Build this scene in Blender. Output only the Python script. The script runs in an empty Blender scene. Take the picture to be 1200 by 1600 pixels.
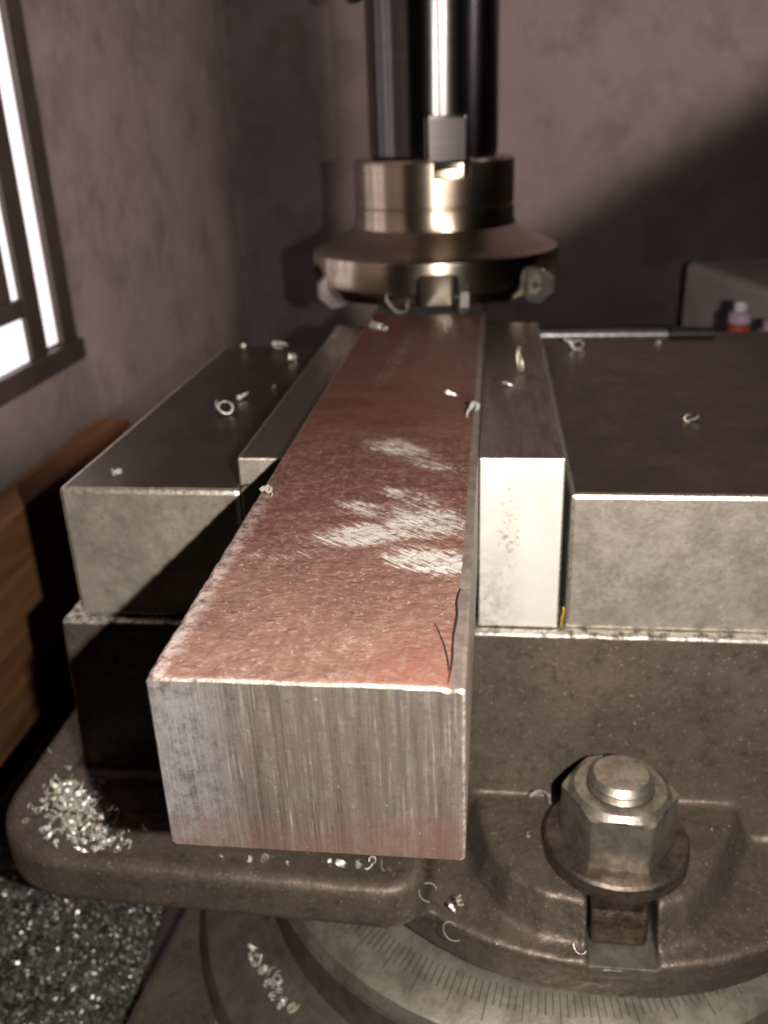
import bpy, bmesh, math, random
import numpy as np
from mathutils import Vector, Matrix, Euler, noise as mnoise

S = 0.001                      # all lengths below are millimetres
random.seed(7)
scn = bpy.context.scene
COL = scn.collection

# ------------------------------------------------------------------ camera
cd = bpy.data.cameras.new('camera')
cam = bpy.data.objects.new('camera', cd)
COL.objects.link(cam)
R2 = Vector((0.99310475, 0.11216696, -0.03408124))
U2 = Vector((-0.01324279, 0.3961988, 0.91806925))
F = Vector((-0.11647999, 0.9112876, -0.39495231))
m = Matrix((R2, U2, -F)).transposed().to_4x4()
m.translation = Vector((3.396, -114.99, 78.52)) * S
cam.matrix_world = m
cd.sensor_fit = 'VERTICAL'
cd.sensor_height = 24.0
cd.lens = 24.0 * 1421.5 / 1600.0
cd.clip_start = 0.005
cd.clip_end = 20.0
cd.dof.use_dof = True
cd.dof.focus_distance = 0.176
cd.dof.aperture_fstop = 13.0
scn.camera = cam
scn.cycles.diffuse_bounces = 0
scn.cycles.glossy_bounces = 2

# ------------------------------------------------------------------ light
scn.view_settings.view_transform = 'Standard'
scn.view_settings.look = 'None'
scn.view_settings.exposure = 0.0
scn.view_settings.gamma = 1.0
scn.view_settings.use_curve_mapping = False
world = bpy.data.worlds.new('World')
scn.world = world
world.use_nodes = True
wb = world.node_tree.nodes['Background']
wb.inputs[0].default_value = (0.75, 0.62, 0.66, 1)
wb.inputs[1].default_value = 0.0


def lamp(name, kind, loc, power, color, **kw):
    l = bpy.data.lights.new(name, kind)
    l.energy = power
    l.color = color
    for k, v in kw.items():
        setattr(l, k, v)
    o = bpy.data.objects.new(name, l)
    o.location = Vector(loc) * S
    COL.objects.link(o)
    return o


# the phone's flash, a small white LED just right of the lens
lamp('flash_light', 'POINT', (36, -121, 79), 4.4, (1.0, 0.92, 0.82), shadow_soft_size=0.0016)
# two unseen workshop lamps on the right; their cones are shaped to cut the light on the far wall along b1-b2
b1, b2 = Vector((239.7, 808.0, 117.8)), Vector((49.9, 808.0, -0.3))


def cut_cone_lamp(loc, power, color, radius):
    spot = lamp('workshop_lamp', 'SPOT', loc, power, color, shadow_soft_size=radius, spot_size=math.radians(160), spot_blend=0.035)
    q0 = Vector(loc)
    mid = ((b1 + b2) / 2 - q0).normalized()
    up = (b1 - q0).cross(b2 - q0).normalized()
    up = up if up.z > 0 else -up
    aim = mid * math.cos(math.radians(78)) + up * math.sin(math.radians(78))
    spot.rotation_euler = aim.to_track_quat('-Z', 'Y').to_euler()


cut_cone_lamp((185, -210, 260), 28.0, (1.0, 0.80, 0.70), 0.022)
cut_cone_lamp((620, 250, 460), 11.0, (1.0, 0.78, 0.80), 0.03)
# ------------------------------------------------------------------ nodes


class M:
    """small helper around one material's node tree"""

    def __init__(self, name):
        self.m = bpy.data.materials.new(name)
        self.m.use_nodes = True
        self.t = self.m.node_tree
        self.b = self.t.nodes['Principled BSDF']
        tc = self.t.nodes.new('ShaderNodeTexCoord')
        sc = self.t.nodes.new('ShaderNodeVectorMath')
        sc.operation = 'SCALE'
        sc.inputs[3].default_value = 1000.0
        self.t.links.new(tc.outputs['Object'], sc.inputs[0])
        self.P = sc.outputs[0]                     # position in mm

    def put(self, sock, v):
        if hasattr(v, 'is_linked') or isinstance(v, bpy.types.NodeSocket):
            self.t.links.new(v, sock)
        elif isinstance(v, (tuple, list)):
            sock.default_value = tuple(v) + ((1,) if len(v) == 3 and len(sock.default_value) == 4 else ())
        else:
            sock.default_value = v

    def set(self, **kw):
        for k, v in kw.items():
            self.put(self.b.inputs[k.replace('_', ' ')], v)
        return self

    def map(self, scale=(1, 1, 1), rot=(0, 0, 0), loc=(0, 0, 0), vec=None):
        n = self.t.nodes.new('ShaderNodeMapping')
        n.inputs['Scale'].default_value = scale
        n.inputs['Rotation'].default_value = [math.radians(a) for a in rot]
        n.inputs['Location'].default_value = loc
        self.t.links.new(vec or self.P, n.inputs['Vector'])
        return n.outputs[0]

    def noise(self, scale=1.0, detail=4, rough=0.55, vec=None, dist=0.0):
        n = self.t.nodes.new('ShaderNodeTexNoise')
        n.inputs['Scale'].default_value = scale
        n.inputs['Detail'].default_value = detail
        n.inputs['Roughness'].default_value = rough
        n.inputs['Distortion'].default_value = dist
        self.t.links.new(vec or self.P, n.inputs['Vector'])
        return n.outputs['Fac']

    def voro(self, scale=1.0, vec=None, out='Distance'):
        n = self.t.nodes.new('ShaderNodeTexVoronoi')
        n.inputs['Scale'].default_value = scale
        self.t.links.new(vec or self.P, n.inputs['Vector'])
        return n.outputs[out]

    def ramp(self, fac, a, b, lo=0.0, hi=1.0, smooth=True):
        n = self.t.nodes.new('ShaderNodeMapRange')
        n.interpolation_type = 'SMOOTHSTEP' if smooth else 'LINEAR'
        self.put(n.inputs['Value'], fac)
        for i, v in zip((1, 2, 3, 4), (a, b, lo, hi)):
            n.inputs[i].default_value = v
        return n.outputs[0]

    def math(self, op, a, b=0.0):
        n = self.t.nodes.new('ShaderNodeMath')
        n.operation = op
        self.put(n.inputs[0], a)
        self.put(n.inputs[1], b)
        return n.outputs[0]

    def mix(self, fac, a, b):
        n = self.t.nodes.new('ShaderNodeMix')
        n.data_type = 'RGBA'
        self.put(n.inputs[0], fac)
        self.put(n.inputs[6], a)
        self.put(n.inputs[7], b)
        return n.outputs[2]

    def sep(self):
        n = self.t.nodes.new('ShaderNodeSeparateXYZ')
        self.t.links.new(self.P, n.inputs[0])
        return n.outputs

    def blob(self, c, r, rotz=0):
        """1 inside an ellipsoid round c, falling to 0 at its rim"""
        v = self.map(loc=tuple(-a for a in c))
        if rotz:
            v = self.map(rot=(0, 0, rotz), vec=v)
        v = self.map(scale=tuple(1.0 / a for a in r), vec=v)
        n = self.t.nodes.new('ShaderNodeVectorMath')
        n.operation = 'LENGTH'
        self.t.links.new(v, n.inputs[0])
        return self.ramp(n.outputs['Value'], 0.25, 1.0, 1.0, 0.0)

    def bump(self, h, strength=0.3, dist=0.1):
        n = self.t.nodes.new('ShaderNodeBump')
        n.inputs['Strength'].default_value = strength
        n.inputs['Distance'].default_value = dist * S
        self.t.links.new(h, n.inputs['Height'])
        if self.b.inputs['Normal'].is_linked:
            self.t.links.new(self.b.inputs['Normal'].links[0].from_socket, n.inputs['Normal'])
        self.t.links.new(n.outputs[0], self.b.inputs['Normal'])
        return self


def plain(name, col, rough=0.5, metal=0.0, var=0.25, scale=0.2, bump=0.0, bscale=1.5, bdist=0.1):
    k = M(name)
    n = k.noise(scale, 6, 0.65)
    c = k.mix(k.ramp(n, 0.3, 0.7), tuple(a * (1 - var) for a in col), tuple(min(1, a * (1 + var)) for a in col))
    k.set(Base_Color=c, Metallic=metal, Roughness=k.ramp(k.noise(scale * 2.3, 4), 0.3, 0.7, rough * 0.85, min(1, rough * 1.15)))
    if bump:
        k.bump(k.noise(bscale, 5, 0.65), bump, bdist)
    return k.m


MAT = {}
# rough cast iron of the vise body
k = M('cast_iron')
x, y, z = k.sep()
n1 = k.noise(0.05, 5, 0.6)
n2 = k.noise(0.55, 6, 0.8)
c = k.mix(k.ramp(n1, 0.3, 0.72), (0.098, 0.075, 0.060), (0.155, 0.122, 0.100))
c = k.mix(k.ramp(n2, 0.46, 0.68, 0, 0.45), c, (0.235, 0.19, 0.155))
c = k.mix(k.ramp(k.noise(0.28, 5, 0.75), 0.52, 0.70, 0, 0.7), c, (0.055, 0.041, 0.032))
c = k.mix(k.ramp(k.noise(1.25, 3, 0.7), 0.64, 0.70, 0, 0.8), c, (0.62, 0.55, 0.46))  # pale specks, glints of the grain put into the colour
wear = k.math('MULTIPLY', k.ramp(z, -56.5, -55.6), k.ramp(k.noise(0.35, 5, 0.7), 0.36, 0.55))
c = k.mix(wear, c, (0.85, 0.81, 0.74))
k.set(Base_Color=c, Metallic=k.ramp(wear, 0, 1, 0.45, 0.9), Roughness=k.ramp(n2, 0.3, 0.75, 0.56, 0.34))
k.bump(k.noise(0.16, 3, 0.55), 0.5, 1.0)
k.bump(k.noise(0.8, 3, 0.6), 0.45, 0.3)
k.bump(k.noise(2.6, 2, 0.7), 0.6, 0.12)
MAT['cast'] = k.m
MAT['cast_dark'] = plain('dark_cast_iron', (0.12, 0.10, 0.088), 0.5, 0.4, 0.3, 0.12, 0.6, 0.7, 0.4)

# ground jaw bodies, seen from their end
k = M('jaw_end')
n1 = k.noise(0.11, 6, 0.7)
c = k.mix(k.ramp(n1, 0.32, 0.68), (0.325, 0.287, 0.248), (0.48, 0.435, 0.38))
c = k.mix(k.ramp(k.noise(0.45, 6, 0.8), 0.50, 0.68, 0, 0.35), c, (0.22, 0.20, 0.165))
c = k.mix(k.ramp(k.noise(1.0, 4, 0.75, vec=k.map(loc=(7, 3, 1))), 0.60, 0.70, 0, 0.7), c, (0.68, 0.64, 0.56))
c = k.mix(k.ramp(k.noise(0.42, 5, 0.75, dist=0.4), 0.60, 0.68, 0, 0.8), c, (0.27, 0.155, 0.085))
k.set(Base_Color=c, Metallic=0.6, Roughness=k.ramp(k.noise(0.5, 4), 0.3, 0.7, 0.46, 0.58))
k.bump(k.noise(0.7, 5, 0.75), 0.6, 0.3)
k.bump(k.noise(6.0, 2, 0.6), 0.4, 0.03)
MAT['jaw_end'] = k.m
k = M('jaw_top')
n1 = k.noise(0.06, 6, 0.65)
c = k.mix(k.ramp(n1, 0.3, 0.7), (0.125, 0.103, 0.09), (0.20, 0.163, 0.14))
c = k.mix(k.ramp(k.noise(0.25, 5, 0.8), 0.62, 0.72, 0, 0.6), c, (0.17, 0.09, 0.05))
k.set(Base_Color=c, Metallic=0.9, Roughness=k.ramp(k.noise(0.3, 5, 0.7), 0.3, 0.7, 0.26, 0.40))
k.bump(k.noise(2.0, 4, 0.7), 0.25, 0.03)
MAT['jaw_top'] = k.m
k = M('worn_edge')
c = k.mix(k.ramp(k.noise(0.8, 4, 0.7), 0.3, 0.6), (0.42, 0.37, 0.31), (0.85, 0.80, 0.71))
k.set(Base_Color=c, Metallic=0.9, Roughness=0.4)
k.bump(k.noise(1.2, 4, 0.7), 0.7, 0.25)
MAT['edge'] = k.m

# hardened jaw plates
k = M('jaw_plate_steel')
x, y, z = k.sep()
c = k.mix(k.ramp(k.noise(0.09, 5, 0.6), 0.3, 0.7), (0.86, 0.83, 0.77), (0.96, 0.94, 0.90))
vp = k.noise(0.55, 6, 0.72, dist=0.3)
band = k.math('MAXIMUM', k.blob((8.5, 111, -25), (6, 40, 27)), 0.12)
pit = k.ramp(k.math('ADD', vp, k.math('MULTIPLY', band, 0.15)), 0.70, 0.75)
c = k.mix(k.math('MULTIPLY', pit, 0.65), c, (0.26, 0.21, 0.14))
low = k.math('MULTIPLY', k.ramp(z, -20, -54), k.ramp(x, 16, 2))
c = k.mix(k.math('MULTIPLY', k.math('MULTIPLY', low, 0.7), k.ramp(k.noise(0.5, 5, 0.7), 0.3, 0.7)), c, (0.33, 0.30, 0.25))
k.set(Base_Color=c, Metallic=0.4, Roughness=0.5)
k.bump(k.noise(0.8, 4, 0.7, vec=k.map((1, 1, 2.2))), 0.35, 0.12)
MAT['plate'] = k.m
k = M('jaw_plate_top')
gy = k.noise(0.12, 6, 0.7, vec=k.map((2.4, 0.5, 1)))
c = k.mix(k.ramp(gy, 0.3, 0.7), (0.26, 0.225, 0.20), (0.52, 0.46, 0.40))
k.set(Base_Color=c, Metallic=0.95, Roughness=k.ramp(gy, 0.3, 0.7, 0.42, 0.27))
k.bump(k.noise(1.0, 4, 0.7, vec=k.map((3, 0.4, 1))), 0.25, 0.03)
MAT['plate_top'] = k.m

# the steel bar: red-brown mill scale and primer on top, sawn end, bare edges
k = M('red_scaled_top')
x, y, z = k.sep()
n1 = k.noise(0.055, 5, 0.6)
n2 = k.noise(0.42, 6, 0.8)
near = k.ramp(y, 150, 90)                              # the far half is smoother, less scaled
front = k.ramp(y, 75, 15)
c = k.mix(k.ramp(n1, 0.3, 0.7), (0.175, 0.058, 0.044), (0.235, 0.090, 0.068))
c = k.mix(front, c, k.mix(k.ramp(n1, 0.3, 0.7), (0.225, 0.112, 0.086), (0.285, 0.155, 0.122)))
c = k.mix(k.math('MULTIPLY', k.ramp(n2, 0.44, 0.68, 0, 0.8), near), c, (0.40, 0.265, 0.22))
drk = k.ramp(near, 0, 1, 0.25, 0.85)
drk = k.math('MULTIPLY', drk, k.ramp(front, 0, 1, 1.0, 0.55))
c = k.mix(k.math('MULTIPLY', k.ramp(k.noise(0.20, 6, 0.8, vec=k.map((0.8, 1.6, 1))), 0.50, 0.68, 0, 0.9), drk), c, (0.085, 0.045, 0.038))
c = k.mix(k.math('MULTIPLY', k.ramp(k.noise(1.0, 5, 0.8), 0.53, 0.64, 0, 0.85), drk), c, (0.070, 0.042, 0.038))
c = k.mix(k.math('MULTIPLY', k.ramp(k.noise(0.9, 4, 0.75, vec=k.map(loc=(40, 9, 3))), 0.58, 0.68, 0, 0.8), near), c, (0.60, 0.47, 0.42))
clean = k.math('MULTIPLY', k.blob((-6, 2, 0), (16, 20, 9)), k.ramp(n2, 0.66, 0.46))
c = k.mix(k.math('MULTIPLY', clean, 0.8), c, (0.29, 0.125, 0.092))
# scraped patches down to bright metal, streaks running across the bar
rotv = k.map(rot=(0, 0, 40))
st1 = k.noise(1.0, 6, 0.78, vec=k.map((0.07, 0.50, 1), vec=rotv), dist=0.4)
st2 = k.noise(1.0, 5, 0.8, vec=k.map((0.16, 1.9, 1), vec=rotv), dist=0.2)
iso = k.noise(0.45, 6, 0.8, dist=0.5)
reg = None
for cxy, r_, a, w in (((-21, 109), (15, 7), 40, 0.85), ((-12, 97), (12, 4.5), 38, 0.75), ((-24, 68), (11, 5), 25, 0.8),
                      ((-21, 55), (17, 7), -18, 1.0), ((-10, 62), (15, 11), 40, 0.86), ((-7, 43), (14, 7), 12, 1.0),
                      ((-15, 49), (10, 4), 25, 0.6), ((-14, 75), (13, 5), 35, 0.7), ((-36, 44), (14, 3), -10, 0.5), ((-30, 215), (5, 60), 3, 0.45)):
    b = k.math('MULTIPLY', k.blob((cxy[0], cxy[1], 0), (r_[0] * 1.3, r_[1] * 1.45, 30), a), w)
    reg = b if reg is None else k.math('MAXIMUM', reg, b)
sn = k.math('ADD', k.math('MULTIPLY', k.ramp(st1, 0.3, 0.7, 0, 1, False), 0.28),
            k.math('ADD', k.math('MULTIPLY', k.ramp(st2, 0.3, 0.7, 0, 1, False), 0.44), k.math('MULTIPLY', k.ramp(iso, 0.3, 0.7, 0, 1, False), 0.28)))
sm = k.math('ADD', k.math('MULTIPLY', reg, 0.30), k.math('MULTIPLY', sn, 0.70))
c = k.mix(k.ramp(sm, 0.47, 0.60, 0, 0.7), c, (0.46, 0.30, 0.25))
scr2 = k.math('MULTIPLY', k.ramp(st2, 0.60, 0.68), k.ramp(reg, 0.10, 0.5, 0, 0.9))
scuff = k.math('MAXIMUM', k.math('MULTIPLY', k.ramp(sm, 0.575, 0.62), k.ramp(iso, 0.36, 0.46)), scr2)
c = k.mix(scuff, c, (0.95, 0.91, 0.86))
milled = k.ramp(z, -1.2, -1.6)
c = k.mix(milled, c, (0.62, 0.62, 0.63))
rag = k.noise(0.30, 6, 0.75)
ledge = k.math('ADD', k.ramp(x, -50, -43, 0.62, 0.0, False), k.math('MULTIPLY', rag, 0.62))
edgew = k.math('MULTIPLY', k.ramp(ledge, 0.56, 0.76, 0, 0.9), k.ramp(y, 90, 50))
c = k.mix(k.math('MULTIPLY', edgew, k.ramp(n2, 0.38, 0.58)), c, (0.60, 0.50, 0.47))
k.set(Base_Color=c, Metallic=k.math('MAXIMUM', milled, k.math('MULTIPLY', scuff, 0.25)), Roughness=k.ramp(n2, 0.3, 0.7, 0.62, 0.36))
k.bump(k.noise(0.12, 4, 0.6), 0.7, 1.2)
k.bump(n2, 0.5, 0.35)
k.bump(k.noise(1.1, 4, 0.8), 0.65, 0.25)
MAT['bar_top'] = k.m
k = M('sawn_end')
x, y, z = k.sep()
tilt = k.map(rot=(0, 1.0, 0))
st = k.noise(1.0, 4, 0.65, vec=k.map((0.42, 1, 0.022), vec=tilt))
st2 = k.noise(1.0, 4, 0.7, vec=k.map((1.5, 1, 0.05), vec=tilt))
mot = k.noise(0.30, 6, 0.8)
c = k.mix(k.ramp(st, 0.32, 0.68), (0.085, 0.071, 0.062), (0.215, 0.193, 0.175))
c = k.mix(k.ramp(mot, 0.42, 0.62, 0, 0.7), c, (0.165, 0.128, 0.102))
c = k.mix(k.ramp(k.noise(0.75, 5, 0.8), 0.54, 0.66, 0, 0.65), c, (0.075, 0.060, 0.054))
amp = k.ramp(k.noise(0.07, 3, 0.6), 0.35, 0.62, 0.15, 1.0)
c = k.mix(k.math('MULTIPLY', k.ramp(st2, 0.54, 0.70, 0, 0.75), amp), c, (0.50, 0.46, 0.44))
c = k.mix(k.math('MULTIPLY', k.ramp(st2, 0.46, 0.32, 0, 0.75), amp), c, (0.075, 0.062, 0.058))
left = k.math('MULTIPLY', k.ramp(x, -32, -47), k.ramp(mot, 0.35, 0.6))
c = k.mix(k.math('MULTIPLY', left, 0.65), c, (0.40, 0.39, 0.415))
rl = k.math('ADD', z, k.math('ADD', k.math('MULTIPLY', k.noise(0.20, 5, 0.75), -22), k.ramp(x, -30, 0, 0.0, -5.0)))
c = k.mix(k.ramp(rl, -34, -46, 0, 0.6), c, (0.215, 0.118, 0.09))
brn = k.math('MULTIPLY', k.blob((-20, 0, -14), (22, 9, 16)), k.ramp(mot, 0.36, 0.6))
c = k.mix(k.math('MULTIPLY', brn, 0.6), c, (0.17, 0.132, 0.098))
c = k.mix(k.ramp(k.noise(0.9, 4, 0.75), 0.635, 0.70, 0, 0.6), c, (0.70, 0.66, 0.62))
k.set(Base_Color=c, Metallic=0.55, Roughness=k.ramp(mot, 0.3, 0.7, 0.58, 0.42))
k.bump(k.noise(1.0, 4, 0.7, vec=k.map((1.3, 1, 0.05), vec=tilt)), 0.7, 0.4)
k.bump(k.noise(1.3, 4, 0.75), 0.6, 0.22)
MAT['bar_end'] = k.m
k = M('bar_bare_edge')
n2 = k.noise(0.9, 5, 0.75)
c = k.mix(k.ramp(n2, 0.3, 0.7), (0.22, 0.15, 0.125), (0.72, 0.65, 0.58))
k.set(Base_Color=c, Metallic=0.6, Roughness=0.4)
k.bump(k.noise(1.6, 4, 0.7), 0.8, 0.3)
MAT['bar_edge'] = k.m
k = M('bar_side_scale')
c = k.mix(k.ramp(k.noise(0.2, 5, 0.7), 0.3, 0.7), (0.25, 0.20, 0.18), (0.40, 0.34, 0.31))
k.set(Base_Color=c, Metallic=0.4, Roughness=0.45)
k.bump(k.noise(1.0, 4, 0.7), 0.4, 0.15)
MAT['bar_side'] = k.m
MAT['crack'] = plain('dark_crack', (0.03, 0.02, 0.018), 0.7)

# bolt
k = M('nut_steel')
n1 = k.noise(0.16, 6, 0.72)
c = k.mix(k.ramp(n1, 0.35, 0.65), (0.27, 0.235, 0.195), (0.50, 0.455, 0.395))
c = k.mix(k.ramp(k.noise(0.3, 5, 0.8), 0.56, 0.68, 0, 0.7), c, (0.17, 0.10, 0.065))
c = k.mix(k.ramp(k.noise(0.5, 4, 0.7, vec=k.map(loc=(9, 3, 5))), 0.64, 0.70, 0, 0.85), c, (0.05, 0.045, 0.042))
k.set(Base_Color=c, Metallic=0.85, Roughness=k.ramp(n1, 0.3, 0.7, 0.48, 0.33))
k.bump(k.noise(0.5, 5, 0.7), 0.45, 0.35)
k.bump(k.noise(3.0, 3, 0.7), 0.4, 0.05)
MAT['nut'] = k.m
k = M('washer_steel')
n1 = k.noise(0.25, 6, 0.75)
c = k.mix(k.ramp(n1, 0.35, 0.65), (0.075, 0.056, 0.047), (0.175, 0.138, 0.115))
k.set(Base_Color=c, Metallic=0.75, Roughness=k.ramp(n1, 0.3, 0.7, 0.5, 0.34))
k.bump(k.noise(0.7, 5, 0.7), 0.6, 0.35)
MAT['washer'] = k.m
MAT['stud'] = plain('rusty_stud', (0.085, 0.058, 0.042), 0.4, 0.6, 0.5, 0.4, 0.7, 0.8, 0.4)
MAT['slot'] = plain('greenish_machined_steel', (0.22, 0.21, 0.175), 0.45, 0.7, 0.25, 0.3, 0.3, 0.7, 0.1)
k = M('graduated_ring_steel')
n1 = k.noise(0.12, 6, 0.72)
c = k.mix(k.ramp(n1, 0.35, 0.65), (0.28, 0.25, 0.205), (0.48, 0.44, 0.375))
c = k.mix(k.ramp(k.noise(0.5, 6, 0.8), 0.57, 0.68, 0, 0.75), c, (0.25, 0.18, 0.125))
k.set(Base_Color=c, Metallic=0.75, Roughness=0.42)
k.bump(k.noise(1.2, 5, 0.7), 0.5, 0.15)
MAT['ring'] = k.m
MAT['tick'] = plain('engraved_black', (0.02, 0.017, 0.015), 0.6)

# milling cutter


def turned(name, a, b, rough, aniso):
    k = M(name)
    g = k.noise(1.0, 3, 0.6, vec=k.map((0.02, 0.02, 1.3)))
    k.set(Base_Color=k.mix(k.ramp(g, 0.3, 0.7), a, b), Metallic=1.0, Roughness=rough, Anisotropic=aniso, Anisotropic_Rotation=0.25)
    t = k.t.nodes.new('ShaderNodeTangent')
    t.direction_type = 'RADIAL'
    t.axis = 'Z'
    k.t.links.new(t.outputs[0], k.b.inputs['Tangent'])
    k.bump(g, 0.05, 0.02)
    return k.m


MAT['arbor'] = turned('polished_arbor_steel', (0.085, 0.085, 0.088), (0.11, 0.11, 0.113), 0.26, 0.85)
MAT['cutter'] = turned('nickel_cutter_body', (0.36, 0.31, 0.245), (0.46, 0.40, 0.32), 0.27, 0.55)
MAT['insert'] = plain('carbide_insert', (0.45, 0.42, 0.40), 0.32, 0.8, 0.2, 0.3)
MAT['dark_metal'] = plain('oiled_dark_metal', (0.07, 0.066, 0.065), 0.35, 0.7)
MAT['key'] = plain('grey_key_steel', (0.10, 0.10, 0.10), 0.45, 0.8, 0.4, 0.12)
MAT['chrome'] = plain('bright_screw', (0.55, 0.54, 0.53), 0.25, 1.0)

# swarf
k = M('bright_swarf')
oi = k.t.nodes.new('ShaderNodeObjectInfo')
c = k.mix(oi.outputs['Random'], (0.74, 0.68, 0.55), (0.86, 0.86, 0.86))
k.set(Base_Color=c, Metallic=0.5, Roughness=0.4)
k.bump(k.noise(3.5, 3, 0.6), 0.5, 0.1)
MAT['chip'] = k.m
MAT['swarf'] = plain('fine_swarf', (0.32, 0.315, 0.305), 0.38, 0.75, 0.5, 0.25)
MAT['yellow'] = plain('yellow_brass_sliver', (0.75, 0.50, 0.05), 0.3, 0.5)

# background
k = M('plaster')
n1 = k.noise(0.006, 6, 0.65)
n2 = k.noise(0.022, 6, 0.7)
c = k.mix(k.ramp(n1, 0.3, 0.7), (0.125, 0.102, 0.100), (0.175, 0.145, 0.142))
c = k.mix(k.ramp(n2, 0.45, 0.68, 0, 0.7), c, (0.088, 0.070, 0.065))
k.set(Base_Color=c, Roughness=0.85)
k.bump(k.noise(0.08, 5, 0.6), 0.4, 2.0)
MAT['plaster'] = k.m
k = M('wood')
g = k.noise(0.02, 5, 0.65, vec=k.map((1, 0.25, 2.2), rot=(20, 0, 0)), dist=1.0)
c = k.mix(k.ramp(g, 0.3, 0.7), (0.13, 0.055, 0.024), (0.36, 0.175, 0.075))
k.set(Base_Color=c, Roughness=0.6)
MAT['wood'] = k.m
MAT['frame'] = plain('dark_window_frame', (0.035, 0.026, 0.025), 0.5, 0, 0.2, 0.02)
k = M('daylight_pane')
k.set(Base_Color=(0.9, 0.9, 0.92), Roughness=0.3, Emission_Color=(1.0, 0.88, 0.96), Emission_Strength=1.0)
MAT['pane'] = k.m
MAT['table'] = plain('oily_table_iron', (0.06, 0.055, 0.05), 0.4, 0.6, 0.3, 0.05, 0.3, 0.5, 0.2)
MAT['floor'] = plain('concrete_floor', (0.12, 0.11, 0.10), 0.8, 0, 0.2, 0.01)
MAT['block'] = plain('brightened_block', (0.80, 0.64, 0.64), 0.7, 0, 0.15, 0.02)  # colour raised to stand in for window light on the block
MAT['black'] = plain('black_grip', (0.02, 0.02, 0.02), 0.45)
MAT['rod'] = plain('rod_steel', (0.30, 0.30, 0.30), 0.4, 0.7)
for nm, cc in (('p_white', (0.75, 0.72, 0.72)), ('p_lilac', (0.62, 0.42, 0.58)), ('p_red', (0.50, 0.09, 0.04)),
               ('p_yellow', (0.55, 0.42, 0.02)), ('p_green', (0.28, 0.26, 0.03)), ('p_peach', (0.65, 0.45, 0.30))):
    MAT[nm] = plain('plastic_' + nm[2:], cc, 0.4)

# ------------------------------------------------------------------ mesh helpers


def tag(o, label=None, cat=None, group=None, kind=None):
    if label: o['label'] = label
    if cat: o['category'] = cat
    if group: o['group'] = group
    if kind: o['kind'] = kind
    return o


def obj(name, me, mats, parent=None):
    if not isinstance(mats, (list, tuple)): mats = [mats]
    if not me.materials:
        for q in mats: me.materials.append(MAT[q] if isinstance(q, str) else q)
    o = bpy.data.objects.new(name, me)
    COL.objects.link(o)
    if parent: 
        o.parent = parent
        o.matrix_parent_inverse = parent.matrix_world.inverted() if False else Matrix.Translation(-parent.location)
    return o


def empty(name, loc):
    o = bpy.data.objects.new(name, None)
    o.location = Vector(loc) * S
    o.empty_display_size = 0.01
    COL.objects.link(o)
    return o


def mesh(name, v, f, mi=None, smooth=False):
    me = bpy.data.meshes.new(name)
    v = np.asarray(v, float) * S
    me.from_pydata(v.tolist(), [], f if isinstance(f, list) else f.tolist())
    if mi is not None: me.polygons.foreach_set('material_index', mi)
    if smooth: me.polygons.foreach_set('use_smooth', [True] * len(me.polygons))
    me.update()
    return me


def bm_mesh(name, bm, smooth=False, angle=None):
    me = bpy.data.meshes.new(name)
    bmesh.ops.recalc_face_normals(bm, faces=bm.faces)
    bm.to_mesh(me)
    bm.free()
    if smooth:
        me.polygons.foreach_set('use_smooth', [True] * len(me.polygons))
        if angle: me.set_sharp_from_angle(angle=math.radians(angle))
    return me


def box_bm(lo, hi, bev=0.0, seg=2, bm=None):
    bm = bm or bmesh.new()
    lo, hi = Vector(lo) * S, Vector(hi) * S
    r = bmesh.ops.create_cube(bm, size=1.0)
    for v in r['verts']:
        v.co = Vector([lo[i] + (v.co[i] + 0.5) * (hi[i] - lo[i]) for i in range(3)])
    if bev:
        ed = list({e for v in r['verts'] for e in v.link_edges})
        bmesh.ops.bevel(bm, geom=ed, offset=bev * S, segments=seg, profile=0.5, affect='EDGES')
    return bm


def box(name, lo, hi, mat, parent=None, bev=0.0, seg=2, rotz=0, pivot=None):
    bm = box_bm(lo, hi, bev, seg)
    if rotz:
        p = Vector(pivot) * S
        bmesh.ops.rotate(bm, verts=bm.verts, cent=p, matrix=Matrix.Rotation(math.radians(rotz), 3, 'Z'))
    return obj(name, bm_mesh(name, bm), mat, parent)


def lathe(name, prof, c, mat, parent=None, n=96, angle=30, wob=0):
    """closed body of revolution round z through c; prof is a list of (r, z)"""
    v, f = [], []
    for r, z in prof:
        for i in range(n):
            a = 2 * math.pi * i / n
            v.append((c[0] + r * math.cos(a), c[1] + r * math.sin(a), c[2] + z))
    for j in range(len(prof) - 1):
        for i in range(n):
            i2 = (i + 1) % n
            f.append((j * n + i, j * n + i2, (j + 1) * n + i2, (j + 1) * n + i))
    f.append(tuple(range(n))[::-1])
    f.append(tuple((len(prof) - 1) * n + i for i in range(n)))
    me = mesh(name, v, f, smooth=True)
    me.set_sharp_from_angle(angle=math.radians(angle))
    return obj(name, me, mat, parent)


def jitter(name, seed=0):
    return lambda p, s: mnoise.noise(Vector(p) * s + Vector((seed, 0, 0)))


# ------------------------------------------------------------------ room
bk = tag(obj('wall_back', bm_mesh('wall_back', box_bm((-250, 808, -700), (1200, 850, 1100))), 'plaster'), kind='structure')
wl = bpy.data.objects.new('wall_left', None)
bm = bmesh.new()
for lo, hi in (((-300, 60, -700), (-250, 240, 1100)), ((-300, 412, -700), (-250, 850, 1100)),
               ((-300, 240, -700), (-250, 412, -42)), ((-300, 240, 200), (-250, 412, 1100))):
    box_bm(lo, hi, bm=bm)
tag(obj('wall_left', bm_mesh('wall_left', bm), 'plaster'), kind='structure')
bpy.data.objects.remove(wl)
tag(obj('floor', bm_mesh('floor', box_bm((-700, -900, -720), (1200, 900, -700))), 'floor'), kind='structure')

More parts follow.
